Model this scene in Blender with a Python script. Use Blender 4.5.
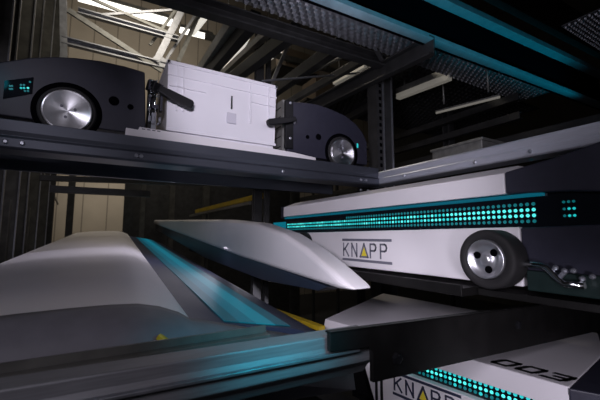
import bpy, bmesh, math, random
from mathutils import Vector, Matrix
random.seed(7)
H = 1.70                      # eye height above the floor; all z below are relative to the eye and lifted by H
C = bpy.context.scene.collection
for o in list(bpy.data.objects): bpy.data.objects.remove(o)
PI = math.pi

# ------------------------------------------------------------------ camera
FPX = 345.0
vY = Vector((-200, 36, FPX)).normalized()
vX = Vector((600, 38, FPX)); vX = (vX - vY * vX.dot(vY)).normalized()
vZ = vX.cross(vY)
if vZ.y > 0: vZ = -vZ
cam = bpy.data.cameras.new('camera'); cam.sensor_width = 36; cam.lens = FPX / 600 * 36
cam.clip_start = .02
co = bpy.data.objects.new('camera', cam); C.objects.link(co)
R3 = Matrix((vX, vY, vZ))                     # camera axes (x right, y down, z forward) -> world
right, down, fwd = R3.col[0], R3.col[1], R3.col[2]
co.matrix_world = Matrix(((right.x, -down.x, -fwd.x, 0), (right.y, -down.y, -fwd.y, 0), (right.z, -down.z, -fwd.z, H), (0, 0, 0, 1)))
bpy.context.scene.camera = co
cam.dof.use_dof = True; cam.dof.focus_distance = 1.35; cam.dof.aperture_fstop = 5.6

# ------------------------------------------------------------------ world, lights, exposure
w = bpy.data.worlds.new('hall_ambient'); bpy.context.scene.world = w; w.use_nodes = True
bg = w.node_tree.nodes['Background']; bg.inputs[0].default_value = (.55, .6, .75, 1); bg.inputs[1].default_value = .012
vs = bpy.context.scene.view_settings
vs.view_transform = 'Standard'; vs.look = 'None'; vs.exposure = 0.0; vs.gamma = 1.0

def light(name, kind, loc, energy, color, size=.5, target=None, spot=60, blend=.6, size_y=None):
    l = bpy.data.lights.new(name, kind); l.energy = energy; l.color = color
    if kind == 'AREA':
        l.size = size
        if size_y: l.shape = 'RECTANGLE'; l.size_y = size_y
    else: l.shadow_soft_size = size
    if kind == 'SPOT': l.spot_size = math.radians(spot); l.spot_blend = blend
    o = bpy.data.objects.new(name, l); C.objects.link(o)
    o.location = (loc[0], loc[1], loc[2] + H)
    if target:
        d = Vector(target) - Vector(loc)
        o.rotation_euler = d.to_track_quat('-Z', 'Y').to_euler()
    return o
LILAC = (.92, .87, 1.0); TEAL = (.0, .62, .85); WARM = (1, .9, .74)
light('key_strobe', 'AREA', (-.5, -.3, .5), 5, LILAC, .4, (1.0, 1.2, .1))
light('tote_fill', 'SPOT', (-.1, .25, .60), 72, LILAC, .10, (.66, 1.75, .69), 40, 1.0)  # added spot that whitens the tote
light('right_fill', 'SPOT', (-.15, .25, .16), 48, LILAC, .10, (1.08, 1.24, .04), 60, .9)  # added spot that brightens the white side of the right shuttle
light('aisle_fill', 'AREA', (.50, 2.45, .22), 8, (.88, .84, 1.0), .08, (.12, 2.45, -.15), size_y=3.4)  # unseen long fill added over the aisle to even out the lid
light('middle_fill', 'SPOT', (.05, .6, .15), 10, LILAC, .06, (.79, 2.0, .05), 50, 1.0)  # added spot lifting the pale middle shuttle
light('lid_fill', 'SPOT', (.62, .80, -.02), 3.5, LILAC, .05, (1.35, 1.45, -.38), 70, 1.0)  # small spot added to lift the far part of the numbered lid
light('wheel_fill', 'SPOT', (-1.0, .45, 1.25), 22, LILAC, .04, (-.15, 1.71, .53), 20, .9)  # off-axis spot added for the highlight wedges on the left disc
light('beam_fill', 'AREA', (1.6, 2.9, 2.5), 14, WARM, .6, (1.3, 2.3, .9))  # extra fill added above to raise the dark beams behind the tote
light('lower_fill', 'SPOT', (.45, -.05, -.22), 19, LILAC, .06, (1.10, .62, -.42), 60, .8)  # low spot added to reach the numbered shuttle below the beam
tl = light('teal_beam_fill', 'AREA', (1.9, 1.13, 1.00), 2.3, TEAL, 3.2, (1.9, 1.30, 1.24), size_y=.03); tl.data.spread = math.radians(75)  # unseen stand-in for shuttle LEDs, added to tint the flanges
tl.rotation_euler = (math.radians(180 - 24), math.radians(0), 0)
light('teal_low_fill', 'SPOT', (.35, .36, -.02), 5.5, TEAL, .04, (.33, .64, -.21), 62, 1.0)  # unseen teal spot added in place of LED glow on the lower beam
light('teal_window_lamp', 'POINT', (-.40, 1.60, .64), .06, TEAL, .03)
light('deck_lamp', 'AREA', (1.0, 1.2, .8), 1.4, LILAC, .2, (1.2, 1.62, 1.27))
light('hall_lamp', 'AREA', (.6, 6.0, 3.9), 62, WARM, 2.5, (.4, 9, 2.6))
light('hall_lamp_low', 'AREA', (.0, 7.6, 1.4), 9, WARM, .8, (-.1, 9, .6))
light('truss_lamp', 'AREA', (.3, 3.2, 2.7), 10, WARM, .8, (.2, 4.2, 2.1))
light('bay_fill', 'SPOT', (1.2, .1, .85), 14, LILAC, .1, (1.9, 1.4, .5), 70, 1.0)  # spot added near the camera to lighten the grey tote and rail

# ------------------------------------------------------------------ helpers
def at(px, py, X=None, Y=None, Z=None, Q=None):
    """the point of the place on the sight line through a photo pixel that lies on X=, Y=, Z= or Q=(c,b): z=c+b*y"""
    r = R3 @ Vector((px - 300, py - 200, FPX))
    if X is not None: t = X / r.x
    elif Y is not None: t = Y / r.y
    elif Z is not None: t = Z / r.z
    else: t = Q[0] / (r.z - Q[1] * r.y)
    return r * t

class G:
    def __init__(s): s.bm = bmesh.new(); s.m = 0
    def face(s, vs, smooth=False):
        try: f = s.bm.faces.new(vs)
        except ValueError: return None
        f.material_index = s.m; f.smooth = smooth; return f
    def box(s, x0, x1, y0, y1, z0, z1):
        x0, x1 = sorted((x0, x1)); y0, y1 = sorted((y0, y1)); z0, z1 = sorted((z0, z1))
        return s.loft([[(x0, y0, z0), (x1, y0, z0), (x1, y1, z0), (x0, y1, z0)], [(x0, y0, z1), (x1, y0, z1), (x1, y1, z1), (x0, y1, z1)]])
    def loft(s, rings, cap=True, smooth=False, closed=True):
        V = [[s.bm.verts.new(Vector(p)) for p in r] for r in rings]
        n = len(V[0])
        for a, b in zip(V, V[1:]):
            for i in range(n if closed else n - 1):
                s.face([a[i], a[(i + 1) % n], b[(i + 1) % n], b[i]], smooth)
        if cap:
            s.face(list(reversed(V[0]))); s.face(V[-1])
        return s
    def prism(s, pts, d):
        """polygon of 3-D points swept by the vector d"""
        d = Vector(d); a = [Vector(p) for p in pts]
        return s.loft([a, [p + d for p in a]])
    def xz(s, pts, y0, y1): return s.prism([(x, y0, z) for x, z in pts], (0, y1 - y0, 0))
    def yz(s, pts, x0, x1): return s.prism([(x0, y, z) for y, z in pts], (x1 - x0, 0, 0))
    def xy(s, pts, z0, z1): return s.prism([(x, y, z0) for x, y in pts], (0, 0, z1 - z0))
    def beam(s, a, b, w, h, prof='box', t=.012, up=(0, 0, 1)):
        """bar of section w (sideways) by h (up) from a to b, centred on the line"""
        a, b = Vector(a), Vector(b); d = (b - a).normalized(); u = Vector(up)
        sd = d.cross(u)
        if sd.length < 1e-4: sd = d.cross(Vector((0, 1, 0)))
        sd.normalize(); u = sd.cross(d).normalized()
        w2, h2 = w / 2, h / 2
        if prof == 'box': P = [(-w2, -h2), (w2, -h2), (w2, h2), (-w2, h2)]
        elif prof == 'C': P = [(-w2, -h2), (w2, -h2), (w2, -h2 + t), (-w2 + t, -h2 + t), (-w2 + t, h2 - t), (w2, h2 - t), (w2, h2), (-w2, h2)]
        elif prof == 'Cr': P = [(w2, -h2), (w2, h2), (-w2, h2), (-w2, h2 - t), (w2 - t, h2 - t), (w2 - t, -h2 + t), (-w2, -h2 + t), (-w2, -h2)]
        elif prof == 'I': P = [(-w2, -h2), (w2, -h2), (w2, -h2 + t), (t / 2, -h2 + t), (t / 2, h2 - t), (w2, h2 - t), (w2, h2), (-w2, h2), (-w2, h2 - t), (-t / 2, h2 - t), (-t / 2, -h2 + t), (-w2, -h2 + t)]
        elif prof == 'L': P = [(-w2, -h2), (w2, -h2), (w2, -h2 + t), (-w2 + t, -h2 + t), (-w2 + t, h2), (-w2, h2)]
        return s.loft([[a + sd * x + u * y for x, y in P], [b + sd * x + u * y for x, y in P]])
    def lathe(s, prof, c, axis, n=48, smooth=True):
        """prof: (distance along axis, radius)"""
        c = Vector(c); ax = Vector(axis).normalized(); e = ax.orthogonal().normalized(); f = ax.cross(e)
        rings = []
        for h, r in prof:
            rings.append([c + ax * h + (e * math.cos(2 * PI * i / n) + f * math.sin(2 * PI * i / n)) * max(r, 1e-5) for i in range(n)])
        return s.loft(rings, True, smooth)
    def cyl(s, a, b, r, n=20):
        a, b = Vector(a), Vector(b)
        return s.lathe([(0, r), ((b - a).length, r)], a, b - a, n)
    def tube(s, pts, r, n=10):
        pts = [Vector(p) for p in pts]; rings = []
        e = None
        for i, p in enumerate(pts):
            d = (pts[min(i + 1, len(pts) - 1)] - pts[max(i - 1, 0)]).normalized()
            e = d.orthogonal().normalized() if e is None else (e - d * e.dot(d)).normalized()
            f = d.cross(e)
            rings.append([p + (e * math.cos(2 * PI * k / n) + f * math.sin(2 * PI * k / n)) * r for k in range(n)])
        return s.loft(rings, True, True)
    def stroke(s, pts, wd, o, u, v, dep, shear=0.0, sx=1, sz=1):
        """lettering: thick polyline drawn on the plane o + u*x + v*y"""
        o, u, v = Vector(o), Vector(u), Vector(v); n = u.cross(v)
        for (x0, y0), (x1, y1) in zip(pts, pts[1:]):
            d = Vector((x1 - x0, y1 - y0)); L = d.length
            if L < 1e-6: continue
            d /= L; q = Vector((-d.y, d.x)) * wd / 2; e = d * wd * .5
            quad = [(x0 - e.x + q.x, y0 - e.y + q.y), (x0 - e.x - q.x, y0 - e.y - q.y), (x1 + e.x - q.x, y1 + e.y - q.y), (x1 + e.x + q.x, y1 + e.y + q.y)]
            P = [o + u * ((x + shear * y) * sx) + v * (y * sz) for x, y in quad]
            s.loft([[p - n * dep * .2 for p in P], [p + n * dep for p in P]])
        return s

def obj(name, g, mats, parent=None, bevel=0, seg=2, smooth=False):
    me = bpy.data.meshes.new(name)
    bmesh.ops.recalc_face_normals(g.bm, faces=g.bm.faces[:])
    for v in g.bm.verts: v.co.z += H
    base = Vector((0, 0, 0))
    if parent is None:
        xs = [v.co for v in g.bm.verts]
        base = Vector((sum(p.x for p in xs) / len(xs), sum(p.y for p in xs) / len(xs), min(p.z for p in xs)))
    else:
        q = parent
        while q: base += q.location; q = q.parent
    for v in g.bm.verts: v.co -= base
    g.bm.to_mesh(me); g.bm.free()
    for m in (mats if isinstance(mats, (list, tuple)) else [mats]): me.materials.append(m)
    o = bpy.data.objects.new(name, me); C.objects.link(o)
    if parent: o.parent = parent
    else: o.location = base
    if bevel:
        b = o.modifiers.new('edge', 'BEVEL'); b.width = bevel; b.segments = seg; b.limit_method = 'ANGLE'; b.angle_limit = math.radians(40)
    return o
def tag(o, label=None, cat=None, group=None, kind=None):
    for k, v in (('label', label), ('category', cat), ('group', group), ('kind', kind)):
        if v: o[k] = v
    return o
GR = {'storage_shuttle': 'shuttles in the racks', 'guide_rail': 'grey guide rails', 'strip_lamp': 'strip lamps of the hall', 'storage_tote': 'totes', 'deck_grating': 'perforated decks', 'cross_beam': 'lower cross beams', 'deck_beam': 'overhead deck beams', 'track_rail': 'track rails',
      'rack_beam': 'rack beams', 'shelf_beam': 'shelf beams in the right bay', 'rack_upright': 'rack uprights', 'carton': 'brown cartons', 'light_strip': 'teal light strips under the right rail', 'edge_strip': 'yellow edge strips', 'rack_shelf': 'rack shelves', 'gloom_sheet': 'added dark sheets'}
def thing(name, label, cat, loc, group=None):
    o = bpy.data.objects.new(name, None); C.objects.link(o); o.empty_display_size = .1
    o.location = (loc[0], loc[1], loc[2] + H)
    return tag(o, label, cat, group or GR.get(name))
def copy_tree(o, delta, label=None, parent=None):
    c = o.copy(); C.objects.link(c)
    if parent: c.parent = parent
    else: c.location = o.location + Vector(delta)
    if label: c['label'] = label
    for ch in list(o.children): copy_tree(ch, delta, None, c)
    return c

# ------------------------------------------------------------------ materials
def mat(name, col, rough=.5, metal=0.0, var=.12, scale=30, bump=0.0, spec=.5, stretch=(1, 1, 1), emit=None, estr=0, aniso=None):
    m = bpy.data.materials.new(name); m.use_nodes = True; nt = m.node_tree; b = nt.nodes['Principled BSDF']
    b.inputs['Roughness'].default_value = rough; b.inputs['Metallic'].default_value = metal
    b.inputs['Specular IOR Level'].default_value = spec
    tc = nt.nodes.new('ShaderNodeTexCoord'); mp = nt.nodes.new('ShaderNodeMapping'); mp.inputs['Scale'].default_value = stretch
    nz = nt.nodes.new('ShaderNodeTexNoise'); nz.inputs['Scale'].default_value = scale; nz.inputs['Detail'].default_value = 5
    nt.links.new(tc.outputs['Object'], mp.inputs[0]); nt.links.new(mp.outputs[0], nz.inputs['Vector'])
    cr = nt.nodes.new('ShaderNodeValToRGB')
    a = [c * (1 - var) for c in col]; z = [min(1, c * (1 + var)) for c in col]
    cr.color_ramp.elements[0].position = .3; cr.color_ramp.elements[1].position = .7
    cr.color_ramp.elements[0].color = (*a, 1); cr.color_ramp.elements[1].color = (*z, 1)
    nt.links.new(nz.outputs['Fac'], cr.inputs[0]); nt.links.new(cr.outputs[0], b.inputs['Base Color'])
    mr = nt.nodes.new('ShaderNodeMapRange'); mr.inputs[3].default_value = max(.02, rough - .06); mr.inputs[4].default_value = min(1, rough + .08)
    nt.links.new(nz.outputs['Fac'], mr.inputs[0]); nt.links.new(mr.outputs[0], b.inputs['Roughness'])
    if bump:
        bp = nt.nodes.new('ShaderNodeBump'); bp.inputs['Strength'].default_value = bump; bp.inputs['Distance'].default_value = .002
        nt.links.new(nz.outputs['Fac'], bp.inputs['Height']); nt.links.new(bp.outputs[0], b.inputs['Normal'])
    if emit:
        b.inputs['Emission Color'].default_value = (*emit, 1); b.inputs['Emission Strength'].default_value = estr
    if aniso:
        tg = nt.nodes.new('ShaderNodeTangent'); tg.direction_type = 'RADIAL'; tg.axis = aniso
        b.inputs['Anisotropic'].default_value = .85; b.inputs['Anisotropic Rotation'].default_value = .25; nt.links.new(tg.outputs[0], b.inputs['Tangent'])
    return m
M = {}
M['white'] = mat('white_body_shell', (.78, .75, .78), .45, 0, .02, 6)
M['lid'] = mat('white_lid_paint', (.70, .67, .71), .5, 0, .03, 5)
M['tote'] = mat('white_tote_plastic', (.82, .80, .86), .42, 0, .02, 8)
M['tote_dark'] = mat('tote_recess', (.62, .6, .68), .5, 0, .03, 8)
M['shade_black'] = mat('painted_shade_black', (.002, .002, .003), .9, 0, .1, 10, 0, .0)  # near black, no gloss: shade painted into holes, slots and the beam web
M['graphite'] = mat('nose_fade_grey', (.16, .155, .18), .6, 0, .1, 20)
M['upright'] = mat('grey_rack_steel', (.10, .097, .09), .5, .3, .25, 15, .05)
M['beam_dull'] = mat('dull_beam_steel', (.20, .20, .215), .55, .3, .15, 14, 0, .4, (1, 20, 20))
M['pale_blue'] = mat('blue_grey_panel', (.30, .36, .44), .55, 0, .1, 4)
M['navy_body'] = mat('navy_underbody', (.02, .028, .05), .4, 0, .1, 6)
M['charcoal'] = mat('charcoal_plastic', (.021, .021, .037), .5, 0, .1, 40, .05)
M['black'] = mat('black_plastic', (.007, .007, .009), .5, 0, .1, 30, 0, .3)
M['gloss'] = mat('black_glass', (.006, .008, .012), .12, 0, .05, 10)
M['rubber'] = mat('black_rubber', (.012, .011, .012), .75, 0, .2, 60, .2)
M['galv'] = mat('galvanised_steel', (.40, .41, .45), .42, .85, .15, 25, .05)
M['galv_dull'] = mat('dull_galvanised_steel', (.30, .30, .29), .5, .6, .2, 20, .05)
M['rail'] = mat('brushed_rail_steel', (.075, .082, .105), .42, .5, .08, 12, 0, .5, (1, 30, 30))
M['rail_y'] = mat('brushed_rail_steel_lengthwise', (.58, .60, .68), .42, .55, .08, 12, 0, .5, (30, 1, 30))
M['dark'] = mat('dark_painted_steel', (.045, .045, .047), .5, .3, .25, 15, .05)
M['black_steel'] = mat('black_painted_steel', (.007, .0065, .0065), .5, 0, .2, 20, 0, .3)
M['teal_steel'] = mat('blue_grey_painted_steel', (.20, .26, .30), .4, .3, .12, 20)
M['disc'] = mat('turned_aluminium', (.86, .86, .90), .36, 1.0, .04, 40, 0, .5, (1, 1, 1), None, 0, 'Y')
M['disc_x'] = mat('cast_wheel_aluminium', (.66, .66, .70), .35, .9, .06, 40)
M['chrome'] = mat('polished_chrome', (.8, .82, .86), .15, 1, .03, 20)
M['bolt'] = mat('zinc_bolt', (.36, .37, .42), .3, .7, .1, 30)
M['yellow'] = mat('yellow_paint', (.55, .38, .02), .5, 0, .15, 15)
M['label_y'] = mat('yellow_print', (.80, .66, .05), .5, 0, .03, 15)
M['navy'] = mat('dark_navy_print', (.03, .035, .07), .5, 0, .03, 15)
M['grey_print'] = mat('grey_print', (.16, .16, .2), .5, 0, .03, 15)
M['ink'] = mat('black_print', (.008, .008, .01), .5, 0, .03, 15)
M['led'] = mat('teal_led_bright', (.05, .3, .3), .4, 0, .02, 5, 0, .5, (1, 1, 1), (.01, .55, .56), .85)
M['led_hot'] = mat('teal_led_brightest', (.1, .4, .4), .4, 0, .02, 5, 0, .5, (1, 1, 1), (.08, .85, .80), .95)
M['led_dim'] = mat('teal_led_dim', (.02, .15, .16), .4, 0, .02, 5, 0, .5, (1, 1, 1), (.0, .26, .30), .35)
M['led_strip'] = mat('teal_light_strip', (.004, .04, .055), .4, 0, .3, 3, 0, .5, (6, .4, 6), (.0, .26, .38), .48)
M['strip_mid'] = mat('teal_strip_mid', (.004, .035, .05), .4, 0, .3, 3, 0, .5, (6, .4, 6), (.0, .21, .32), .38)
M['strip_dim'] = mat('teal_strip_dim', (.004, .03, .045), .4, 0, .3, 3, 0, .5, (6, .4, 6), (.0, .20, .30), .22)
M['navy_panel'] = mat('slate_blue_panel', (.028, .036, .075), .5, 0, .1, 4)
M['lamp'] = mat('lit_lamp_diffuser', (.9, .9, .85), .5, 0, .02, 5, 0, .5, (1, 1, 1), (1, .95, .86), 2.2)
M['lamp_mid'] = mat('mid_lamp_diffuser', (.8, .78, .7), .5, 0, .02, 5, 0, .5, (1, 1, 1), (1, .95, .86), .7)
M['lamp_dim'] = mat('dim_lamp_diffuser', (.35, .34, .3), .5, 0, .02, 5, 0, .5, (1, 1, 1), (1, .93, .80), .10)
M['floor'] = mat('dark_concrete_floor', (.03, .03, .034), .6, 0, .3, 3)
M['ceil'] = mat('dark_ceiling_sheet', (.10, .09, .08), .8, 0, .2, 2)
M['side'] = mat('dark_side_wall', (.05, .048, .045), .8, 0, .2, 2)
M['brown'] = mat('brown_cardboard', (.30, .23, .17), .8, 0, .1, 8)
# sheet-metal wall: beige panels with darker vertical seams
def wall_mat():
    m = mat('beige_wall_panels', (.30, .265, .225), .75, 0, .08, 2); nt = m.node_tree; b = nt.nodes['Principled BSDF']
    src = b.inputs['Base Color'].links[0].from_socket
    tc = nt.nodes.new('ShaderNodeTexCoord'); sp = nt.nodes.new('ShaderNodeSeparateXYZ'); nt.links.new(tc.outputs['Object'], sp.inputs[0])
    def mth(op, a, bb=None):
        n = nt.nodes.new('ShaderNodeMath'); n.operation = op
        nt.links.new(a, n.inputs[0])
        if bb is not None: n.inputs[1].default_value = bb
        return n.outputs[0]
    fr = mth('FRACT', mth('MULTIPLY', sp.outputs[0], 2.1)); seam = mth('LESS_THAN', fr, .05)
    mx = nt.nodes.new('ShaderNodeMix'); mx.data_type = 'RGBA'; nt.links.new(seam, mx.inputs[0]); nt.links.new(src, mx.inputs[6])
    mx.inputs[7].default_value = (.15, .13, .11, 1); nt.links.new(mx.outputs[2], b.inputs['Base Color'])
    return m
M['wall'] = wall_mat()

# ------------------------------------------------------------------ the hall
def struct(name, g, m): return tag(obj(name, g, m), kind='structure')
XL, XR, YN, YF, ZC = -5.0, 9.0, -2.5, 9.0, 6.0
struct('floor', G().box(XL, XR, YN, YF, -H - .1, -H), M['floor'])
struct('ceiling', G().box(XL, XR, YN, YF, ZC, ZC + .1), M['ceil'])
struct('wall_back', G().box(XL, XR, YF, YF + .1, -H, ZC), M['wall'])
struct('wall_front', G().box(XL, XR, YN - .1, YN, -H, ZC), M['side'])
struct('wall_left', G().box(XL - .1, XL, YN, YF, -H, ZC), M['side'])
struct('wall_right', G().box(XR, XR + .1, YN, YF, -H, ZC), M['side'])

# ------------------------------------------------------------------ rails and beams close by
def bolts(g, pts, ax, r=.008, d=.006):
    for p in pts: g.lathe([(0, r), (d * .8, r), (d, r * .7)], p, ax, 6, False)
# upper rail across the aisle: C section open to the front
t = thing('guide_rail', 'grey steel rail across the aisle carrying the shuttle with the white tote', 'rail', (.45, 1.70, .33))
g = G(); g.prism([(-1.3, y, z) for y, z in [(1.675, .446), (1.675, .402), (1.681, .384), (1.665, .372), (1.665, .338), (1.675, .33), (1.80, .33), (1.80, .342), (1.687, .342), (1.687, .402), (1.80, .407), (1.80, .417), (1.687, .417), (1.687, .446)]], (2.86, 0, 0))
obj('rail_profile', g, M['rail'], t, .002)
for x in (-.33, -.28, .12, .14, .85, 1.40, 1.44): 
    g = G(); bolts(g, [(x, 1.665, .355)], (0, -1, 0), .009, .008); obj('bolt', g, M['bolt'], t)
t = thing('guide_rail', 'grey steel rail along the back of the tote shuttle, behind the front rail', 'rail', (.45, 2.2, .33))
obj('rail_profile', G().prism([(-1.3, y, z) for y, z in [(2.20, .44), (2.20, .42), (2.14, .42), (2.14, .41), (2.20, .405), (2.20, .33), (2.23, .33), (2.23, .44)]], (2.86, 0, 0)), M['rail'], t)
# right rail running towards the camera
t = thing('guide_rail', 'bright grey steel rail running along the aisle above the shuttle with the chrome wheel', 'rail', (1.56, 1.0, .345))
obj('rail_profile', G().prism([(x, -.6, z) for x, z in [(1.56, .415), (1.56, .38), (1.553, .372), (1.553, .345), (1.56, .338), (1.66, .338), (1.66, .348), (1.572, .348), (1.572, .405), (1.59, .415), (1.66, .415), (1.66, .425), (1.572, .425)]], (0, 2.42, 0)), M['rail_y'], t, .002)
for y in (.75, 1.0, 1.45):
    g = G(); bolts(g, [(1.553, y, .36)], (-1, 0, 0), .009, .008); obj('bolt', g, M['bolt'], t)
# corner post
t = thing('rack_post', 'dark slotted steel post at the corner where the two grey rails meet', 'post', (1.77, 1.87, -H))
g = G(); g.prism([(x, y, -H) for x, y in [(1.70, 1.83), (1.76, 1.83), (1.76, 1.842), (1.712, 1.842), (1.712, 1.93), (1.70, 1.93)]], (0, 0, H + 1.25))
g.prism([(x, y, -H) for x, y in [(1.78, 1.83), (1.86, 1.83), (1.86, 1.93), (1.848, 1.93), (1.848, 1.842), (1.792, 1.842), (1.792, 1.93), (1.78, 1.93)]], (0, 0, H + 1.25))
for k in range(26): g.m = 1; g.box(1.722, 1.742, 1.826, 1.8305, -.1 + k * .05, -.075 + k * .05)
obj('channel', g, [M['dark'], M['shade_black']], t)
g = G(); g.box(1.757, 1.767, 1.822, 1.832, .30, 1.2); g.box(1.842, 1.852, 1.822, 1.832, .30, 1.2); obj('edge_strip', g, M['galv'], t)
# corner bracket with bolts, between rails and post
t = thing('corner_bracket', 'small bolted steel bracket joining the rails below the corner post', 'bracket', (1.6, 1.83, .30))
obj('plate', G().prism([(1.50, 1.806, z) for z in (.30, .47)] + [(1.70, 1.806, z) for z in (.47, .30)], (0, .02, 0)), M['black_steel'], t, .003)
g = G(); g.beam((1.61, 1.83, .36), (1.70, 1.84, .36), .05, .08); obj('spacer_block', g, M['dark'], t, .004)
for x, z in ((1.515, .315), (1.515, .45), (1.68, .32), (1.58, .315), (1.63, .45)):
    g = G(); bolts(g, [(x, 1.806, z)], (0, -1, 0), .01, .01); obj('bolt', g, M['bolt'], t)
# lower beam across the front: dark bracket plate at the right, grey beam at the left
a0, a1 = Vector((.417, .6, -.194)), Vector((2.1, .6, -.240))
g = G(); dz = (a1 - a0)
top = lambda x: -.194 - .0273 * (x - .417)
prof = [(.417, top(.417)), (2.1, top(2.1)), (2.1, -.372), (.535, -.322), (.535, -.235), (.417, -.222)]
g.xz([(.417, top(.417)), (2.1, top(2.1)), (2.1, -.365), (.530, -.315), (.530, -.250), (.522, -.240), (.417, -.234)], .60, .612)
t = thing('cross_beam', 'long black steel beam crossing in front of the numbered shuttle', 'beam', (1.2, .6, -.35))
obj('beam_web', g, M['black_steel'], t, .002)
obj('top_flange', G().prism([(.417, .60, top(.417)), (.417, .618, top(.417)), (.417, .618, top(.417) - .004), (.417, .60, top(.417) - .004)], (1.683, 0, -.046)), M['black_steel'], t, .001)
g = G(); bolts(g, [(1.10, .60, -.262)], (0, -1, 0), .012, .008); obj('bolt', g, M['black'], t)
g = G(); bolts(g, [(.60, .60, -.275)], (0, -1, 0), .014, .008); obj('bolt', g, M['black'], t)
t = thing('cross_beam', 'grey steel beam across the bottom left with a bright lower edge', 'beam', (0, .64, -.3))
g = G(); g.prism([(-.9, y, z) for y, z in [(.625, -.20), (.625, -.222), (.618, -.236), (.618, -.262), (.64, -.28), (.655, -.30), (.68, -.30), (.68, -.20)]], (1.45, 0, -.012))
obj('beam_profile', g, M['beam_dull'], t, .003)
obj('lower_lip', G().beam((-.9, .612, -.232), (.50, .612, -.244), .012, .006), M['galv'], t, .001)
t = thing('track_rail', 'thin dark rail just behind the grey beam in the lower left', 'rail', (-.2, .72, -.25))
obj('rail_profile', G().beam((-1.0, .735, -.222), (.34, .735, -.212), .03, .02, 'L', .005), M['upright'], t)
obj('rail_foot', G().beam((-1.0, .75, -.262), (.34, .75, -.252), .04, .05), M['dark'], t)
# tracks under the right shuttle
t = thing('track_rail', 'dark rail under the chrome wheel of the right shuttle', 'rail', (1.05, 2.0, -.21))
g = G(); g.prism([(x, .70, z) for x, z in [(.985, -.150), (.993, -.150), (.993, -.160), (1.15, -.160), (1.15, -.185), (.985, -.185)]], (0, 3.8, 0)); obj('rail_profile', g, M['black_steel'], t, .002)
obj('rail_end', G().prism([(x, .12, z) for x, z in [(1.06, -.164), (1.15, -.164), (1.15, -.184), (1.06, -.184)]], (0, .575, 0)), M['black_steel'], t, .002)

# ------------------------------------------------------------------ wheels
def wheel_disc(parent, c, r, rt, ax=(0, -1, 0)):
    """upper shuttle wheel: dark tyre round a turned aluminium disc"""
    wh = obj('wheel', G().lathe([(-.05, rt), (-.004, rt), (0, rt - .006), (.001, r + .004), (-.006, r)], c, ax, 64), M['rubber'], parent)
    d = obj('wheel_disc', G().lathe([(-.03, r), (.006, r), (.010, r - .003), (.010, r - .008), (.004, r - .012), (.005, .018), (.003, .012), (.003, 0)], c, ax, 64), M['disc'], wh)
    e = Vector(ax).orthogonal().normalized(); f = Vector(ax).cross(e)
    for k in range(3): obj('hub_hole', G().lathe([(.003, .006), (.0065, .006)], Vector(c) + (e * math.cos(2.1 * k + .6) + f * math.sin(2.1 * k + .6)) * .028, ax, 12), M['grey_print'], wh)
    return wh

# ------------------------------------------------------------------ shuttle with the tote
Yf = 1.714
US = thing('storage_shuttle', 'charcoal shuttle with two bright metal wheels gripping the white tote', 'shuttle', (.35, 1.95, .42))
def top_outline(pxs): return [(p.x, p.z) for p in (at(a, b, Y=Yf) for a, b in pxs)]
L = top_outline([(145, 72), (125, 66), (100, 60.5), (75, 57.5), (55, 56.5), (30, 57.5), (0, 62)])
outl = [(.155, .467), (.158, .50)] + L + [(-.60, .63), (-.72, .56), (-.74, .47)]
g = G(); g.xz(outl, Yf, Yf + .06); g.xz([(x * .985, z - .012) for x, z in outl], Yf + .06, Yf + .40)
lh = obj('left_housing', g, M['charcoal'], US, .006, 3)
Rr = top_outline([(287, 101), (305, 102.5), (318, 104.5), (332, 109.5), (346, 116), (356, 124), (363, 133), (367, 142)])
outr = [(.905, .47)] + Rr + [(1.50, .47)]
g = G(); g.xz(outr, Yf, Yf + .06); g.xz([(.915, .48)] + [(x, z - .012) for x, z in Rr[0:]] + [(1.49, .48)], Yf + .06, Yf + .36)
rh = obj('right_housing', g, M['charcoal'], US, .006, 3)
g = G(); g.box(.885, .904, Yf + .03, Yf + .34, .48, .80); g.m = 1
for z in (.52, .58, .64, .70, .755): g.box(.8835, .8855, Yf + .05, Yf + .30, z, z + .006)
obj('inner_plate', g, [M['galv_dull'], M['black']], US)
# wheel wells, wheels
for c in ((-.147, Yf, .522), (1.289, Yf, .521)):
    obj('wheel_arch', G().lathe([(0, .126), (.003, .126), (.0035, .104)], (c[0], c[1] , c[2]), (0, -1, 0), 64), M['shade_black'], US)
    wheel_disc(US, (c[0], Yf - .008, c[2]), .090, .106)
for (px, py, r) in ((114, 101, .021), (130.5, 107, .013), (318.5, 137, .019), (307.5, 137, .012)):
    p = at(px, py, Y=Yf); obj('bore_hole', G().lathe([(0, r), (.002, r), (.0025, r * .9)], p, (0, -1, 0), 32), M['shade_black'], US)  # flat discs whose black paints the shade of open bores
# light window at the far left
g = G(); w0, w1 = at(4, 88, Y=Yf), at(33, 84, Y=Yf); dz = w1.z - w0.z
g.xz([(w0.x, w0.z - .045), (w1.x, w1.z - .042), (w1.x, w1.z + .028), (w0.x, w0.z + .030)], Yf - .002, Yf + .01)
for (px, py, k) in ((10, 86, 1), (12, 86, 1), (10, 89, 1), (12, 89, 1), (21, 85, 1), (24, 85, 1), (21, 88, 2), (24, 88, 2), (28, 88, 3), (30, 82, 1), (25, 91, 1), (28, 91, 1)):
    g.m = k; g.lathe([(0, .0042), (.002, .0036)], at(px, py, Y=Yf - .002), (0, -1, 0), 10)
obj('light_window', g, [M['gloss'], M['led_dim'], M['led'], M['led_hot']], US)
p = at(357.5, 146, Y=Yf); obj('led_lamp', G().box(p.x - .006, p.x + .004, Yf - .003, Yf + .002, p.z - .012, p.z + .016), M['led'], US)
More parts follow.
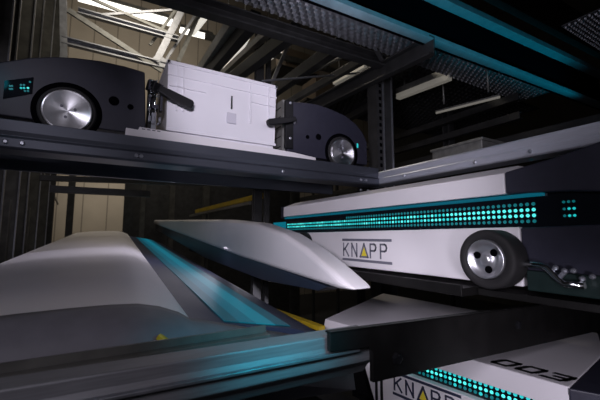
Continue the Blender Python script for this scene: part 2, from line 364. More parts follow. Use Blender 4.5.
# grip gear at both sides of the tote
g = G(); g.box(.165, .20, Yf + .02, Yf + .10, .50, .75); obj('gear_plate', g, M['black'], US, .003)
g = G(); g.tube([(.168, Yf + .0, .53), (.168, Yf + .0, .74)], .004); g.tube([(.192, Yf + .0, .53), (.192, Yf + .0, .735), (.20, Yf + .03, .755)], .004); g.box(.16, .205, Yf - .002, Yf + .004, .66, .668); g.box(.16, .205, Yf - .002, Yf + .004, .585, .592)
obj('guide_rod', g, M['chrome'], US)
g = G()
for x in (.166, .188, .21): g.box(x, x + .012, Yf - .006, Yf + .02, .535, .562)
g.box(.18, .20, Yf - .004, Yf + .02, .50, .58)
obj('clamp', g, M['bolt'], US, .002)
for x, z, w_, h_ in ((.160, .715, .016, .05), (.160, .64, .014, .035), (.178, .612, .030, .022), (.214, .66, .012, .13)):
    obj('gear_block', G().box(x, x + w_, Yf - .004, Yf + .03, z - h_ / 2, z + h_ / 2), M['charcoal'], US, .002)
for x, z in ((.166, .59), (.186, .525), (.206, .525), (.168, .655)):
    obj('bolt', G().lathe([(0, .007), (.006, .007), (.009, .004)], (x, Yf - .008, z), (0, -1, 0), 8, False), M['bolt'], US)
obj('spring', G().tube([(.176 + .008 * math.cos(k * .9), Yf - .006 + .006 * math.sin(k * .9), .675 + k * .0022) for k in range(30)], .0022, 6), M['chrome'], US)
def finger(a, b, wd, th, nm='grip_finger'):
    a, b = Vector(a), Vector(b); d = (b - a); n = Vector((0, -1, 0)); u = d.normalized().cross(n).normalized()
    if u.z < 0: u = -u
    pts = [a + u * wd * .35, a - u * wd * .35, a + d * .3 - u * wd * .5, b - d * .06 - u * wd * .5, b - u * wd * .3, b + u * wd * .3, b - d * .06 + u * wd * .5, a + d * .25 + u * wd * .45]
    return obj(nm, G().prism(pts, (0, -th, 0)), M['black'], US, .004)
finger(at(158, 90, Y=1.70), at(192, 107, Y=1.70), .044, .03)
obj('finger_arm', G().beam(tuple(at(157, 88, Y=1.70)), tuple(at(150, 86, Y=1.75)), .04, .05), M['black'], US, .004)
finger(at(294, 120, Y=1.70), at(266, 123.5, Y=1.70), .036, .03)
g = G(); g.box(.885, .935, Yf - .012, Yf + .01, .50, .785); obj('gear_plate', g, M['black'], US, .003)
for q in ((.915, Yf - .012, .77), (.915, Yf - .012, .56), (.945, Yf - .002, .66)): g = G(); bolts(g, [q], (0, -1, 0), .008, .006); obj('bolt', g, M['bolt'], US)
# load deck and front sill
g = G(); g.prism([(x, 1.703, z) for x, z in [(.072, .452), (1.09, .448), (1.09, .468), (.93, .482), (.80, .486), (.13, .500), (.125, .485), (.075, .487)]], (0, .012, 0)); obj('front_sill', g, M['white'], US, .002)
g = G(); g.box(.12, .96, 1.715, 2.10, .452, .4795); obj('load_deck', g, M['galv'], US, .002)
g = G()
for k in range(4): g.box(.14 + k * .022, .154 + k * .022, 1.702, 1.704, .489, .493)
obj('sill_marks', g, M['navy'], US)

# ------------------------------------------------------------------ the tote
T = thing('storage_tote', 'white plastic tote box held between the two halves of the charcoal shuttle', 'tote', (.54, 1.93, .4815))
x0, x1, y0, y1, zb, zt = .243, .835, 1.722, 2.10, .482, .862
g = G()
def ring(i, z, o=0): return [(x0 + i - o, y0 + i - o, z), (x1 - i + o, y0 + i - o, z), (x1 - i + o, y1 - i + o, z), (x0 + i - o, y1 - i + o, z)]
g.loft([ring(.012, zb), ring(.012, zb + .03), ring(.006, zb + .032), ring(.002, zt - .07), ring(.0, zt), ring(.018, zt), ring(.03, zb + .05)])
obj('tote_body', g, M['tote'], T, .003)
g = G()
g.box(x0 - .004, x1 + .004, y0 - .006, y0 + .004, zt - .018, zt); g.box(x0 - .004, x0 + .012, y0 - .006, y1, zt - .018, zt); g.box(x1 - .012, x1 + .004, y0 - .006, y1, zt - .018, zt)
g.box(x0, x1, y1 - .01, y1 + .005, zt - .018, zt)
obj('rim', g, M['tote'], T, .002)
g = G()
for x in (x0 + .045, x0 + .075, x1 - .16, x1 - .05): g.box(x, x + .006, y0 - .005, y0 + .004, zb + .13, zt - .018)
g.box(x0 + .01, x0 + .19, y0 - .005, y0 + .004, zb + .25, zb + .256); g.box(x1 - .16, x1 - .01, y0 - .005, y0 + .006, zb + .25, zb + .256)
g.box(x0, x1, y0 - .004, y0 + .004, zt - .075, zt - .069)
obj('rib', g, M['tote'], T, .001)
obj('base_ledge', G().box(x0 + .004, x1 - .004, y0 - .005, y0 + .01, zb + .025, zb + .040), M['tote'], T, .002)
obj('label_holder', G().box(.545, .596, y0 - .004, y0 + .006, .595, .652), M['tote_dark'], T, .002)
obj('slot', G().box(.567, .573, y0 - .004, y0 + .004, .675, .745), M['ink'], T)

# ------------------------------------------------------------------ writing on shuttles
GLY = {'K': [[(0, 0), (0, 1)], [(.62, 1), (.02, .42)], [(.2, .58), (.66, 0)]],
       'N': [[(0, 0), (0, 1), (.62, 0), (.62, 1)]],
       'P': [[(0, 0), (0, 1), (.42, 1), (.56, .93), (.62, .76), (.56, .58), (.42, .5), (0, .5)]],
       '0': [[(.1, 0), (.0, .18), (.0, .82), (.1, 1), (.9, 1), (1.0, .82), (1.0, .18), (.9, 0), (.1, 0)]],
       '3': [[(.0, 1), (.9, 1), (1, .84), (1, .66), (.9, .5), (.35, .5)], [(.9, .5), (1, .36), (1, .16), (.9, 0), (.0, 0)]]}
def word_mark(parent, o, u, v, wd, ht, ink):
    """letters between two bars, a yellow triangle standing for the middle letter"""
    o, u, v = Vector(o), Vector(u).normalized(), Vector(v).normalized(); lw = ht * .085; k = ht * .62; n = u.cross(v)
    g = G(); zb = ht * .19; step = wd / 5
    for i, ch in enumerate('KN PP'):
        for ln in GLY.get(ch, []): g.stroke([(step * i + .06 * step + x * k * 1.0, zb + y * k) for x, y in ln], lw, o, u, v, .0012)
    tri = [(step * 2 + .0, zb), (step * 2 + k * .9, zb), (step * 2 + k * .45, zb + k), (step * 2, zb)]
    g.stroke(tri, lw, o, u, v, .0012)
    obj('lettering', g, ink, parent)
    g = G(); c = [(step * 2 + k * .14, zb + k * .07), (step * 2 + k * .76, zb + k * .07), (step * 2 + k * .45, zb + k * .76)]
    P = [o + u * x + v * y for x, y in c]; g.loft([[p for p in P], [p + n * .001 for p in P]]); obj('emblem_triangle', g, M['label_y'], parent)
    g = G()
    g.stroke([(0, 0), (wd, 0)], ht * .12, o, u, v, .0012); g.stroke([(0, ht), (wd, ht)], ht * .12, o, u, v, .0012); obj('emblem_bar', g, ink, parent)

# ------------------------------------------------------------------ right shuttle
RS = thing('storage_shuttle', 'white shuttle with a teal light band and one black wheel, under the right rail', 'shuttle', (1.3, 1.1, -.167))
sx = 1.08
obj('lid', G().prism([(sx, .602, z) for z in (.132, .198)] + [(1.17, .602, .232), (1.50, .602, .236), (1.50, .602, .132)], (0, 1.50, 0)), M['white'], RS, .004)
obj('skirt', G().prism([(sx, y, z) for y, z in [(.566, .030), (2.10, .022), (2.10, -.09), (1.95, -.150), (.90, -.145), (.82, -.145), (.566, -.145)]], (.42, 0, 0)), M['white'], RS, .004)
obj('upper_glow', G().box(sx + .004, sx + .03, .50, 2.09, .118, .128), M['strip_mid'], RS)  # teal glow on the band's top edge, painted as an emissive strip
g = G()
g.box(sx + .018, 1.49, .30, 2.095, .02, .13)
for i in range(91):
    y = .532 + i * .0171
    for j in range(4):
        z = .0465 + j * .0168
        if j in (0, 3): g.m = 1 if i < 70 else 4
        else: g.m = 3 if i < 16 or random.random() < .3 else 2
        if j == 3 and i > 52: continue
        g.lathe([(0, .0056), (.002, .005)], (sx + .018, y, z), (-1, 0, 0), 8)
for i in range(3):
    for j in range(3):
        g.m = (2, 2, 1)[j] if i < 2 else 1; g.lathe([(0, .0038), (.002, .0034)], (sx + .018, .432 + i * .0115, .058 + j * .019), (-1, 0, 0), 8)
obj('band_window', g, [M['gloss'], M['led_dim'], M['led'], M['led_hot'], M['led_dim']], RS)
g = G(); g.box(sx + .02, sx + .024, 2.096, 2.30, .03, .10); obj('light_strip', g, M['led_strip'], RS)
# charcoal nose with a hood over the band and a wide chin
g = G(); g.prism([(sx - .002, y, z) for y, z in [(.600, .132), (.600, .200), (.45, .222), (.34, .245), (.0, .26), (-.12, .2), (-.12, .10), (.28, .10), (.43, .122)]], (.44, 0, 0)); obj('nose_hood', g, M['charcoal'], RS, .006, 3)
g = G(); g.prism([(sx, y, z) for y, z in [(.564, .028), (.30, .034), (-.12, .04), (-.12, -.10), (.30, -.10), (.564, -.105)]], (.42, 0, 0)); obj('nose_chin', g, M['charcoal'], RS, .006, 3)
g = G(); g.prism([(1.13, y, z) for y, z in [(.28, .035), (.28, .12), (-.10, .12), (-.10, .035)]], (.36, 0, 0)); obj('nose_core', g, M['black'], RS)
obj('end_cap', G().prism([(sx + .03, 2.10, z) for z in (.127, .21)] + [(1.48, 2.10, .22), (1.48, 2.10, .127)], (0, .10, 0)), M['charcoal'], RS, .005)
obj('under_plate', G().box(1.17, 1.48, .05, 2.0, -.155, -.14), M['black'], RS)
word_mark(RS, (sx - .0005, 1.43, -.113), (0, -1, 0), (0, 0, 1), .335, .097, M['grey_print'])
# front wheel: rubber tyre, cast rim with three spokes holes
def cast_wheel(parent, c, rt, rr, wd):
    ax = (-1, 0, 0)
    wh = obj('wheel', G().lathe([(-wd, rt * .6), (-wd, rt * .94), (-wd * .9, rt), (-.012, rt), (-.003, rt * .97), (0, rt * .90), (-.001, rr + .003), (-.02, rr)], c, ax, 64), M['rubber'], parent)
    obj('rim', G().lathe([(-.05, rr), (.002, rr), (.004, rr - .002), (.003, rr - .006), (-.006, rr - .010), (-.010, .022), (-.004, .016), (.002, .013), (.003, .008), (.003, 0)], c, ax, 64), M['disc_x'], wh)
    for k in range(3):
        a = 2 * PI * k / 3 + .35; p = Vector(c) + Vector((0, math.cos(a), math.sin(a))) * .031
        obj('rim_hole', G().lathe([(-.012, .011), (-.006, .011), (-.0065, .0095)], p, ax, 16), M['shade_black'], wh)
    return wh
cast_wheel(RS, (1.0, .628, -.066), .088, .058, .075)
cast_wheel(RS, (1.045, 1.80, -.060), .086, .055, .034)
obj('axle', G().cyl((1.06, .628, -.066), (1.2, .628, -.066), .02), M['bolt'], RS)
# chrome rod and bolts at the nose
g = G(); g.tube([at(518, 266, X=1.05), at(526, 264, X=1.05), at(541, 265.5, X=1.05), at(547, 268, X=1.05), at(560, 281, X=1.05), at(565, 284.5, X=1.05), at(585, 285.5, X=1.05)], .0085, 12); obj('tow_rod', g, M['chrome'], RS)
for px, py in ((556, 268), (565, 271), (574, 271), (593, 277), (583, 279)):
    obj('bolt', G().lathe([(0, .007), (.006, .007), (.010, .003)], at(px, py, X=1.06), (-1, 0, .3), 8, False), M['bolt'], RS)
obj('rod_clamp', G().beam(at(560, 277, X=1.06), at(566, 271, X=1.06), .008, .010), M['bolt'], RS)
obj('chassis_plate', G().box(1.07, 1.14, .36, .55, -.152, -.095), mat('dark_green_plate', (.004, .014, .013), .5), RS, .003)

# ------------------------------------------------------------------ lower numbered shuttle
LS = thing('storage_shuttle', 'white shuttle numbered 003 on its lid, behind the black beam at the bottom right', 'shuttle', (1.3, 1.0, -.70))
zt = -.38
A, B_, Cc, D, E_ = Vector((.925, 1.37, zt)), Vector((1.68, 1.787, zt)), Vector((1.74, .64, zt)), Vector((1.45, .522, zt)), Vector((1.058, .457, zt))
dn = Vector((0, 0, -1)); e = (E_ - A).normalized(); inn = Vector((-e.y, e.x, 0))     # along the near edge, and into the body
lip = -inn * .012; LP = .056
g = G(); ring0 = [A, B_, Cc, D, E_]; ring1 = [A + lip + dn * LP, B_ + dn * LP, Cc + dn * LP, D + dn * LP, E_ + lip + dn * LP]
g.loft([ring1, ring0]); obj('lid', g, M['lid'], LS, .003)
def along(s, d, z): return A + e * s + inn * d + Vector((0, 0, z))
Ln = (E_ - A).length
g = G(); g.prism([along(.02, .012, -.056), along(Ln + .25, .012, -.056), along(Ln + .25, .012, -.115), along(.02, .012, -.115)], inn * .45); LB = g
g = G(); g.prism([along(.235, -.012, -.110), along(Ln - .04, -.012, -.110), along(Ln - .04, -.012, -.27), along(.30, -.012, -.27)], inn * .5); obj('skirt', g, M['white'], LS, .003)
for i in range(58):
    for j in range(3):
        LB.m = (2, 3, 1)[j] if (i * 7 + j) % 5 else 2
        LB.lathe([(0, .0056), (.002, .005)], along(.06 + i * .0162, .012, -.0665 - j * .0155), -inn, 8)
obj('band_window', LB, [M['gloss'], M['led_dim'], M['led'], M['led_hot']], LS)
obj('front_chassis', G().prism([along(.03, .02, -.117), along(.245, .02, -.117), along(.30, .02, -.27), along(.08, .02, -.27)], inn * .4), M['black'], LS, .003)
for s0 in (.300, .325): obj('skirt_slot', G().prism([along(s0, -.0135, -.135), along(s0 + .012, -.0135, -.135), along(s0 + .012, -.0135, -.27), along(s0, -.0135, -.27)], inn * .003), M['ink'], LS)
g = G(); g.loft([[E_ + lip - Vector((0, 0, LP + .002)), D - Vector((0, 0, LP + .002)), Cc - Vector((0, 0, LP + .002)), Cc + Vector((.05, -.5, -.058)), E_ + Vector((.12, -.35, -.058))],
                 [E_ + lip, D, Cc, Cc + Vector((.0, -.45, -.0)), E_ + Vector((.14, -.30, -.0))]]); obj('nose_hood', g, M['charcoal'], LS, .004)
g = G(); g.prism([along(Ln - .038, -.010, -.112), along(Ln + .3, -.010, -.112), along(Ln + .3, -.010, -.27), along(Ln - .038, -.010, -.27)], inn * .5); obj('nose_chin', g, M['charcoal'], LS, .004)
obj('under_body', G().prism([along(.12, .05, -.27), along(Ln + .2, .05, -.27), along(Ln + .2, .05, -.31), along(.12, .05, -.31)], inn * .42), M['black'], LS)
o_ = along(.388, -.0125, -.192)
word_mark(LS, o_, e, (0, 0, 1), .25, .074, M['navy'])
# the number on the lid
g = G(); no = along(.724, .028, 0); u = e; v = inn
for i, ch in enumerate('003'):
    for ln in GLY[ch]: g.stroke([(i * .066 + x * .042, .0 + y * .050) for x, y in ln], .0125, no, u, v, .0012, .35)
obj('number', g, M['ink'], LS)
for s in (.25, .80):
    for d in (.05, .40):
        p = along(s, d, -.315); obj('wheel', G().lathe([(0, .045), (.03, .045)], p, inn, 32), M['rubber'], LS)
t = thing('track_rail', 'dark rail on the lower level carrying the numbered shuttle', 'rail', (1.2, 1.0, -.85))
g = G(); g.prism([along(-1.5, .0, -.362), along(1.6, .0, -.362), along(1.6, .0, -.43), along(-1.5, .0, -.43)], inn * .12); g.prism([along(-1.5, .36, -.362), along(1.6, .36, -.362), along(1.6, .36, -.43), along(-1.5, .36, -.43)], inn * .12)
obj('rail_profile', g, M['dark'], t, .003)

# ------------------------------------------------------------------ two shuttles rushing down the aisle (at rest here)
S1 = thing('storage_shuttle', 'long white shuttle with a teal side light rushing down the left track', 'shuttle', (.1, 2.5, -.45))
dv = Vector((.031, 1, .048)); Yn = 1.0
pl = lambda px, py, y=Yn: at(px, py, Y=y)
LEN = 4.8
def sweep(name, pts, m, start=0, length=LEN, parent=None, bev=.004, smooth=False):
    o = obj(name, G().prism([p + dv * start for p in pts], dv * length), m, parent or S1, bev, 3)
    if smooth:
        for f in o.data.polygons: f.use_smooth = True
        o.data.set_sharp_from_angle(angle=math.radians(35))
    return o
lid = [pl(-190, 340), pl(-110, 325), pl(-40, 314), pl(20, 306.5), pl(70, 301.5), pl(110, 298.3), pl(136, 297.5), pl(156, 300), pl(174, 305.5), pl(184, 311)]
edge = lid[-1]; dz_ = lambda z: Vector((0, 0, z))
sweep('lid', lid + [edge + dz_(-.02), edge + Vector((-.04, 0, -.03)), lid[0] + dz_(-.10)], M['white'], -.07, LEN, S1, 0, True)
panel = [pl(186, 319), pl(222, 322), pl(292, 327), pl(326, 337)]
sweep('side_panel', panel + [panel[-1] + dz_(-.10), panel[0] + dz_(-.10)], M['navy_panel'], -.02, LEN, S1, 0)
for xa, xb, mm in ((224, 238, 'strip_dim'), (238, 254, 'strip_mid'), (254, 274, 'led_strip'), (274, 290, 'strip_dim')):
    pa, pb = [panel[1].lerp(panel[2], (x_ - 222) / 70) for x_ in (xa, xb)]
    sweep('light_strip', [pa + dz_(.001), pb + dz_(.001), pb + dz_(.004), pa + dz_(.004)], M[mm], 0, LEN - .05, S1, 0)
sweep('under_body', [lid[0] + Vector((.06, 0, -.10)), edge + Vector((-.03, 0, -.05)), panel[0] + Vector((.0, 0, -.09)), panel[-1] + Vector((-.02, 0, -.09)), panel[-1] + Vector((-.04, 0, -.17)), lid[0] + Vector((.08, 0, -.17))], M['black'], 0, LEN, S1, 0)
# raked graphite nose closing the near end; its grey paints the fade into dark
R0 = [p + dv * -.07 for p in lid] + [panel[-1] + dv * -.04, panel[-1] + dz_(-.12), lid[0] + dz_(-.19)]
n0 = len(lid) + 1
def nose(dy, dzz): return [p + Vector((0, dy, dzz if i < n0 else .01)) for i, p in enumerate(R0)]
g = G(); g.loft([nose(0, 0), nose(-.03, -.004), nose(-.06, -.013), nose(-.085, -.030), nose(-.105, -.060), nose(-.115, -.11)], True, True)
obj('nose', g, M['graphite'], S1)
# the second one, beside the right shuttle
S2 = thing('storage_shuttle', 'long pale shuttle with a raked nose on the middle track, beside the teal side light', 'shuttle', (.85, 2.6, -.35))
X2 = .79
pr = [at(*p, X=X2) for p in [(225, 219.5), (255, 223), (282, 233), (305, 248), (330, 270), (352, 291), (336, 289), (240, 257)]]
prof = [(p.y, p.z) for p in pr] + [(6.4, .21), (6.4, .275)]
g = G(); g.prism([(X2, y, z) for y, z in prof], (.12, 0, 0)); obj('body_shell', g, M['white'], S2, .025, 4)
pu = [at(*p, X=X2 + .015) for p in [(328, 287), (318, 291), (262, 280), (205, 258)]]
g = G(); g.prism([(X2 + .015, p.y, p.z) for p in pu] + [(X2 + .015, 6.3, .12), (X2 + .015, 6.3, .205), (X2 + .015, 2.0, -.13)], (.09, 0, 0)); obj('under_body', g, M['navy_body'], S2, .004)

# ------------------------------------------------------------------ yellow strips low in the aisle
def bar(name, label, cat, a, b, wd, h, m, prof='box', group=None, th=.012, bevel=.002):
    o = obj(name, G().beam(a, b, wd, h, prof, th), m, None, bevel); return tag(o, label, cat, group or GR.get(name))
bar('edge_strip', 'yellow painted strip running low beside the teal side light towards the numbered shuttle', 'strip', at(236, 297, Z=-.40), at(322, 328.5, Z=-.40), .035, .02, M['yellow'])
bar('edge_strip', 'short yellow strip low behind the grey beam at the left', 'strip', at(158, 336, Y=.82), at(177, 349, Y=.80), .012, .012, M['yellow'])
bar('safety_bar', 'yellow sloping bar under the upper rail by the white lid', 'bar', at(196, 211.5, X=1.25), at(263, 195.5, X=1.25), .03, .05, M['yellow'])
a = at(205, 211, X=1.2); bar('rail_support', 'thin dark support post holding the pale rail and the yellow bar', 'post', (1.225, a.y, -H), (1.225, a.y, .30), .03, .03, M['dark'])
bar('conveyor_rail', 'pale rail sloping just below the yellow bar', 'rail', at(190, 216, X=1.2), at(250, 203, X=1.2), .03, .03, M['galv_dull'])

# ------------------------------------------------------------------ overhead: decks, beams
t = thing('deck_beam', 'dark steel beam below the perforated deck, resting on the corner post', 'beam', (.8, 1.72, 1.19))
obj('beam_web', G().beam((-.4, 1.74, 1.185), (1.85, 1.74, 1.245), .06, .085, 'C', .008), M['dark'], t, .002)
obj('lower_lip', G().beam((-.4, 1.712, 1.148), (1.85, 1.712, 1.208), .015, .012), M['dark'], t)
g = G(); g.beam(at(362, 24, Y=1.66), at(382, 60, Y=1.70), .03, .012); obj('tie_strap', g, M['dark'], t)
def deck(name, label, X0, X1, Y0, Y1, z, m, nx, ny):
    t = thing(name, label, 'deck', ((X0 + X1) / 2, (Y0 + Y1) / 2, z))
    g = G().box(X0, X1, Y0, Y1, z + .012, z + .02)
    for i in range(nx):
        for j in range(ny):
            x = X0 + (i + .5 + (.5 if j % 2 else 0)) * (X1 - X0) / (nx + 1); y = Y0 + (j + .5) * (Y1 - Y0) / ny
            dx = (X1 - X0) / nx * .30; dy = (Y1 - Y0) / ny * .32
            g.loft([[(x - dx, y - dy, z + .013), (x + dx, y - dy, z + .013), (x + dx, y + dy, z + .013), (x - dx, y + dy, z + .013)],
                    [(x - dx * .5, y - dy * .5, z), (x + dx * .5, y - dy * .5, z), (x + dx * .5, y + dy * .2, z - .004), (x - dx * .5, y + dy * .2, z - .004)]])
    obj('deck_sheet', g, m, t)
    return t
deck('deck_grating', 'perforated galvanised deck overhead between the dark beam and the teal beam', .1, 3.4, 1.44, 1.70, 1.27, M['galv'], 62, 8)
deck('deck_grating', 'dark perforated deck overhead behind the teal beam', 1.9, 4.2, 1.90, 3.2, 1.42, M['dark'], 36, 22)
deck('deck_grating', 'bright perforated deck in the top right corner', 2.62, 3.8, .80, 1.02, 1.40, M['galv'], 34, 8)
bar('deck_beam', 'black beam in front of the perforated deck at the top right', 'beam', (.9, 1.10, 1.50), (4.0, 1.10, 1.62), .05, .26, M['black_steel'])
t = thing('deck_beam', 'black overhead beam with teal lit flanges crossing the top right', 'beam', (2.0, 1.36, 1.15))
za, zb_ = 1.16, 1.235
obj('beam_web', G().prism([(.3, 1.36, 1.15), (4.2, 1.36, 1.245), (4.2, 1.36, 1.60), (.3, 1.36, 1.45)], (0, .02, 0)), M['shade_black'], t)  # colour near black so the web stays unlit between the flanges
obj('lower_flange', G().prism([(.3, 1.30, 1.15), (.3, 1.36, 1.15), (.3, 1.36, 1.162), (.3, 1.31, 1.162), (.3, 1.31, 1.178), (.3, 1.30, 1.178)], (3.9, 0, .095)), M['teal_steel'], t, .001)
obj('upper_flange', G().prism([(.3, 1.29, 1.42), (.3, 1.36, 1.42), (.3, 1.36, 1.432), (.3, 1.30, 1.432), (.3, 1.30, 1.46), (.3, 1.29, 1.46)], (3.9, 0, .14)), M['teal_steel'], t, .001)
# beams along the aisle behind the tote
def ybeam(label, p, q, Yp, Yq, wd, h, m, prof='box', group=None, name='rack_beam'):
    return bar(name, label, 'beam', at(*p, Y=Yp), at(*q, Y=Yq), wd, h, m, prof, group)
ybeam('wide grey beam slanting up behind the left end of the tote', (196, 80), (240, 15), 3.6, 2.2, .09, .10, M['galv_dull'])
ybeam('dark beam slanting up from the middle of the tote top', (205, 78), (256, 18), 3.2, 2.0, .07, .10, M['dark'])
ybeam('dark beam slanting up right of the middle of the tote top', (226, 84), (296, 30), 3.2, 1.9, .07, .10, M['dark'])
ybeam('dark beam slanting up behind the right corner of the tote', (262, 100), (340, 45), 3.4, 1.95, .07, .10, M['dark'])
ybeam('thin grey beam above the right half of the shuttle', (270, 92), (352, 50), 3.6, 2.1, .03, .05, M['galv_dull'])
bar('rack_beam', 'broad dark beam running down to the right charcoal housing from the post', 'beam', at(306, 110, X=1.66), at(432, 45, X=1.66), .05, .12, M['dark'], 'C')
bar('rack_beam', 'second dark beam parallel below the broad one, behind the post', 'beam', at(330, 128, X=2.3), at(385, 98, X=2.3), .06, .07, M['dark'])
bar('tie_rod', 'thin metal rod running level across to the corner post', 'rod', at(262, 81, Y=2.3), at(372, 72, Y=2.3), .014, .014, M['galv'])
bar('rack_brace', 'slanting grey brace in front of the dark beams behind the tote', 'brace', at(266, 96, Y=2.62), at(292, 36, Y=2.62), .025, .03, M['galv_dull'])
for x, yt, yb, wd, lb in ((259, 22, 84, .07, 'slotted upright standing behind the middle of the tote'), (268, 26, 86, .035, 'narrow upright beside the slotted upright behind the tote')):
    a = at(x, yb, Y=2.6); bar('rack_upright', lb, 'upright', (a.x, 2.6, -H), (a.x, 2.6, 1.75), wd, .05, M['dark'], 'C')
ybeam('slim dark beam between the two broad ones right of the tote', (286, 104), (368, 57), 3.0, 1.95, .045, .06, M['upright'])
ybeam('narrow grey beam left of the beam from the middle of the tote top', (216, 80), (268, 32), 3.9, 2.3, .05, .06, M['galv_dull'])
xbar_ = bar('rack_beam', 'grey beam crossing level behind the slanting beams above the tote', 'beam', at(205, 36, Y=4.9), at(345, 74, Y=4.9), .06, .09, M['galv_dull'])
# cardboard and pale panels seen between the beams
for (px, py, Y, sw, sh, lb) in ((303, 62, 5.0, .34, .18, 'brown carton on a shelf high behind the tote'), (330, 92, 4.2, .26, .2, 'brown carton between the beams above the right housing')):
    p = at(px, py, Y=Y); tag(obj('carton', G().box(p.x - sw, p.x + sw, Y, Y + .4, p.z - sh, p.z + sh), M['brown'], None, .005), lb, 'carton')
pA, pB = at(303, 62, Y=5.0), at(330, 92, Y=4.2)
for p, sh, hw, lb in ((pA, .18, .5, 'high rack shelf under the upper brown carton'), (pB, .2, .45, 'rack shelf under the brown carton above the right housing')):
    t = thing('rack_shelf', lb, 'shelf', (p.x, p.y, p.z - sh)); ya, yb = p.y - .05, p.y + .45
    obj('shelf_panel', G().box(p.x - hw, p.x + hw, ya, yb, p.z - sh - .035, p.z - sh), M['dark'], t)
    for q in (p.x - hw, p.x + hw - .04): obj('leg', G().box(q, q + .04, yb - .04, yb, -H, p.z - sh - .035), M['dark'], t)
# ------------------------------------------------------------------ lamps of the hall
def strip_lamp(label, a, b, wd, bright=True, top=ZC, group='strip lamps of the hall'):
    a, b = Vector(a), Vector(b); t = thing('strip_lamp', label, 'lamp', tuple((a + b) / 2), group)
    obj('lamp_housing', G().beam(a + Vector((0, 0, min(.05, wd * 1.2))), b + Vector((0, 0, min(.05, wd * 1.2))), wd * 1.15, min(.05, wd)), M['galv_dull'], t)
    for k in (.15, .85):
        q = a.lerp(b, k); obj('hanger', G().cyl((q.x, q.y, q.z + .06), (q.x, q.y, top), .008, 8), M['galv_dull'], t)
    obj('diffuser', G().beam(a, b, wd, min(.05, wd * 1.5)), M['lamp' if bright is True else bright or 'lamp_dim'], t, .003)
strip_lamp('bright strip lamp behind the steel truss at the top left', at(78, -3, Y=5.2), at(172, 23, Y=5.2), .12)
strip_lamp('bright strip lamp just left of the tote, behind the slanting struts', at(180, 30, Y=5.6), at(212, 38, Y=5.6), .10)
strip_lamp('lit strip lamp seen between dark beams above the tote', at(224, 76, Y=5.0), at(250, 26, Y=3.4), .12, 'lamp_mid')
strip_lamp('short lit lamp left of the grey slanting beam', at(192, 34, Y=4.6), at(206, 16, Y=4.3), .06, 'lamp_mid')
strip_lamp('dim strip lamp right of the corner post, the upper of two', at(398, 97, X=2.35), at(450, 77, X=2.35), .05, False, 1.433)
strip_lamp('dim strip lamp right of the corner post, the lower of two', at(436, 113, X=2.5), at(500, 97, X=2.5), .012, False, 1.433)
strip_lamp('small lit lamp low behind the right housing', at(352, 113, Y=4.0), at(368, 106, Y=3.7), .16, False)
strip_lamp('pale board with added glow between the beams left of the corner post', at(335, 84, Y=3.3), at(366, 67, Y=2.9), .10, 'lamp_dim')  # whitish board, given an emissive face so it reads as lit
strip_lamp('small lit lamp behind the beams above the middle of the tote', at(266, 60, Y=5.6), at(280, 50, Y=5.1), .10, 'lamp_mid')
# ------------------------------------------------------------------ truss at the top left
t = thing('steel_truss', 'pale galvanised lattice truss at the top left in front of the beige wall', 'truss', (.1, 4.0, 1.8))
Yt = 4.0
def tb(nm, p, q, wd, h, Ya=Yt, Yb=Yt, m='galv', prof='box'): obj(nm, G().beam(at(*p, Y=Ya), at(*q, Y=Yb), wd, h, prof, .012), M[m], t)
tb('upright', (63, -5), (64, 60), .05, .06)
tb('chord', (62, 40), (166, 66), .06, .075, prof='C'); tb('chord', (78, 11), (178, 39), .06, .06, prof='C')
tb('diagonal', (68, 10), (162, 71), .03, .05, m='galv_dull'); tb('diagonal', (90, -2), (176, 36), .02, .03, m='galv_dull'); tb('diagonal', (100, 15), (172, 10), .02, .025)
tb('strut', (189, -4), (156, 62), .05, .07, 4.0, 4.0); tb('strut', (206, -2), (178, 62), .04, .05, 4.2, 4.2, 'galv_dull'); tb('strut', (200, 8), (162, 66), .03, .03, 4.1, 4.1)
tb('strut', (150, 45), (186, -4), .02, .03, 4.1, 4.1, 'galv_dull')
tb('gusset', (155, 56), (168, 68), .03, .10)
t2 = thing('rack_shelf', 'white lit shelf edge with brown underside at the top beside the struts', 'shelf', (.9, 3.0, 1.9))
obj('shelf_panel', G().prism([at(178, 3, Y=3.2), at(226, 15, Y=3.2), at(224, 5, Y=3.2), at(178, -8, Y=3.2)], (0, .03, 0)), M['brown'], t2)
# ------------------------------------------------------------------ rack uprights at the left
for i, (px, wd) in enumerate(((-18, .05), (4, .09), (15, .05), (26, .11), (37, .09), (46, .14), (55, .16))):
    a = at(px, 30, X=-.68); Y = a.y
    t = thing('rack_upright', ['dark upright at the far left edge above the charcoal shuttle', 'leftmost wide dark upright above the teal window', 'narrow dark upright between the two wide ones at the left', 'second wide dark upright above the left wheel', 'dark upright with a bright edge, third from the truss', 'dark upright second from the truss', 'dark upright next to the pale truss'][i], 'upright', (a.x, Y, -H), 'uprights of the left rack')
    obj('upright_profile', G().beam((a.x, Y, -H), (a.x, Y, 3.6), wd, .05, 'C', .008), M['upright'], t, .003)
    obj('edge_lip', G().beam((a.x + wd * .5, Y - .03, -H), (a.x + wd * .5, Y - .03, 3.6), .010, .012), M['galv'], t)
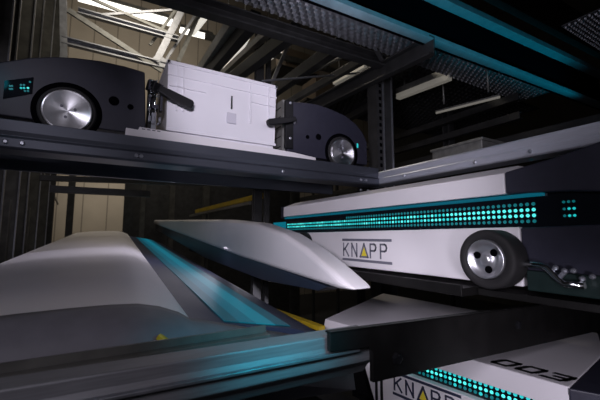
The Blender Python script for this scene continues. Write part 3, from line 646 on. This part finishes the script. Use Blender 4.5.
# ------------------------------------------------------------------ behind and below the upper rail
def xbar(label, p, q, Y, wd, h, m, name='rack_beam', cat='beam'): return bar(name, label, cat, at(*p, Y=Y), at(*q, Y=Y), wd, h, M[m], 'box')
xbar('dark beam right under the upper rail, across the aisle', (30, 162), (330, 188), 2.6, .10, .11, 'black_steel')
xbar('grey thin beam lying across the pale wall gap below the rail', (50, 189), (150, 194), 3.6, .05, .06, 'dark')
xbar('upper dark beam closing the top of the pale gap', (40, 178), (215, 184), 3.9, .06, .05, 'dark')
xbar('short bright lip on the dark beam under the rail', (104, 168), (130, 171), 2.5, .02, .012, 'galv', 'beam_lip', 'lip')
xbar('pale cable tray under the rail near the yellow bar', (196, 178), (262, 185), 2.5, .03, .03, 'dark', 'cable_tray', 'tray')
for px, Y, wd, lb in ((45, 5.95, .22, 'dark post left of the pale gap under the rail'), (71, 6.3, .09, 'slim dark post inside the pale gap'), (129, 6.2, .14, 'dark post at the right side of the pale gap'),
                      (143, 6.0, .07, 'thin dark post just right of the pale gap'), (172, 6.1, .08, 'dark post between the pale gap and the yellow bar'), (206, 6.0, .10, 'dark post behind the left end of the yellow bar'),
                      (262, 3.4, .10, 'dark post behind the right end of the yellow bar')):
    a = at(px, 200, Y=Y); bar('rack_post', lb, 'post', (a.x, Y, -H), (a.x, Y, 1.2), wd, .08, M['upright'] if px > 130 else M['dark'], 'C', 'posts below the upper rail')
for px, lb in ((24, 'dark post at the left edge under the rail'), (2, 'dark post at the far left under the teal window')):
    a = at(px, 200, X=-.72); bar('rack_post', lb, 'post', (a.x, a.y, -H), (a.x, a.y, .30), .12, .08, M['upright'], 'C', 'posts below the upper rail')
for (pa, pb, lb) in ((133, 300, 'added dark sheet for the gloom right of the pale gap'), (-60, 54, 'added dark sheet for the gloom left of the pale gap')):
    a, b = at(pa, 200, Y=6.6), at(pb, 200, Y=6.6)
    tag(obj('gloom_sheet', G().box(a.x, b.x, 6.6, 6.64, -H, 1.25), M['dark']), lb, 'panel')  # added sheets paint the darkness below the rail over the wall
bar('rack_brace', 'slanting metal brace in the dark at the left under the rail', 'brace', at(42, 170, X=-.66), at(58, 204, X=-.66), .02, .03, M['galv_dull'])
# ------------------------------------------------------------------ right bay behind the bright rail
t = thing('storage_tote', 'grey tote standing behind the bright right rail', 'tote', (2.3, 1.6, .42))
p0, p1 = at(432, 152, X=2.2), at(482, 141, X=2.2)
zl, zh = at(482, 152, X=2.2).z, at(482, 137, X=2.2).z; t.location.z = zl + H
g = G(); g.box(2.2, 2.5, p1.y, p0.y, zl, zh); obj('tote_body', g, M['galv_dull'], t, .006)
g = G(); g.box(2.19, 2.51, p1.y - .01, p0.y + .01, zh - .02, zh); obj('rim', g, M['galv_dull'], t, .003)
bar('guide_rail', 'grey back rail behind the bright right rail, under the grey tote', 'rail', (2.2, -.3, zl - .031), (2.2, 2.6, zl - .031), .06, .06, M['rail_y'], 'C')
for i, (z, X, lb) in enumerate(((.62, 2.9, 'lowest dark shelf beam in the bay right of the post'), (.80, 2.9, 'middle dark shelf beam in the bay right of the post'), (.98, 2.9, 'upper dark shelf beam in the bay right of the post'), (1.14, 2.9, 'topmost dark shelf beam under the dark deck'))):
    bar('shelf_beam', lb, 'beam', (X, .2 if z < .9 else 1.45, z), (X, 5.0, z), .05, .06, M['dark'], 'C')
for Y, lb in ((.9, 'dark upright at the near end of the right bay'), (2.2, 'dark upright in the middle of the right bay'), (3.6, 'dark upright at the far end of the right bay')):
    bar('rack_upright', lb, 'upright', (3.0, Y, -H), (3.0, Y, 1.29), .08, .08, M['dark'], 'C')
bar('light_strip', 'thin teal strip glowing under the bright right rail near the black nose', 'light strip', at(530, 158.5, X=1.62), at(566, 151, X=1.62), .02, .012, M['led_strip'])
bar('light_strip', 'thin teal strip under the right rail near the corner post', 'light strip', at(400, 178, X=1.62), at(424, 172.5, X=1.62), .02, .02, M['led_strip'])
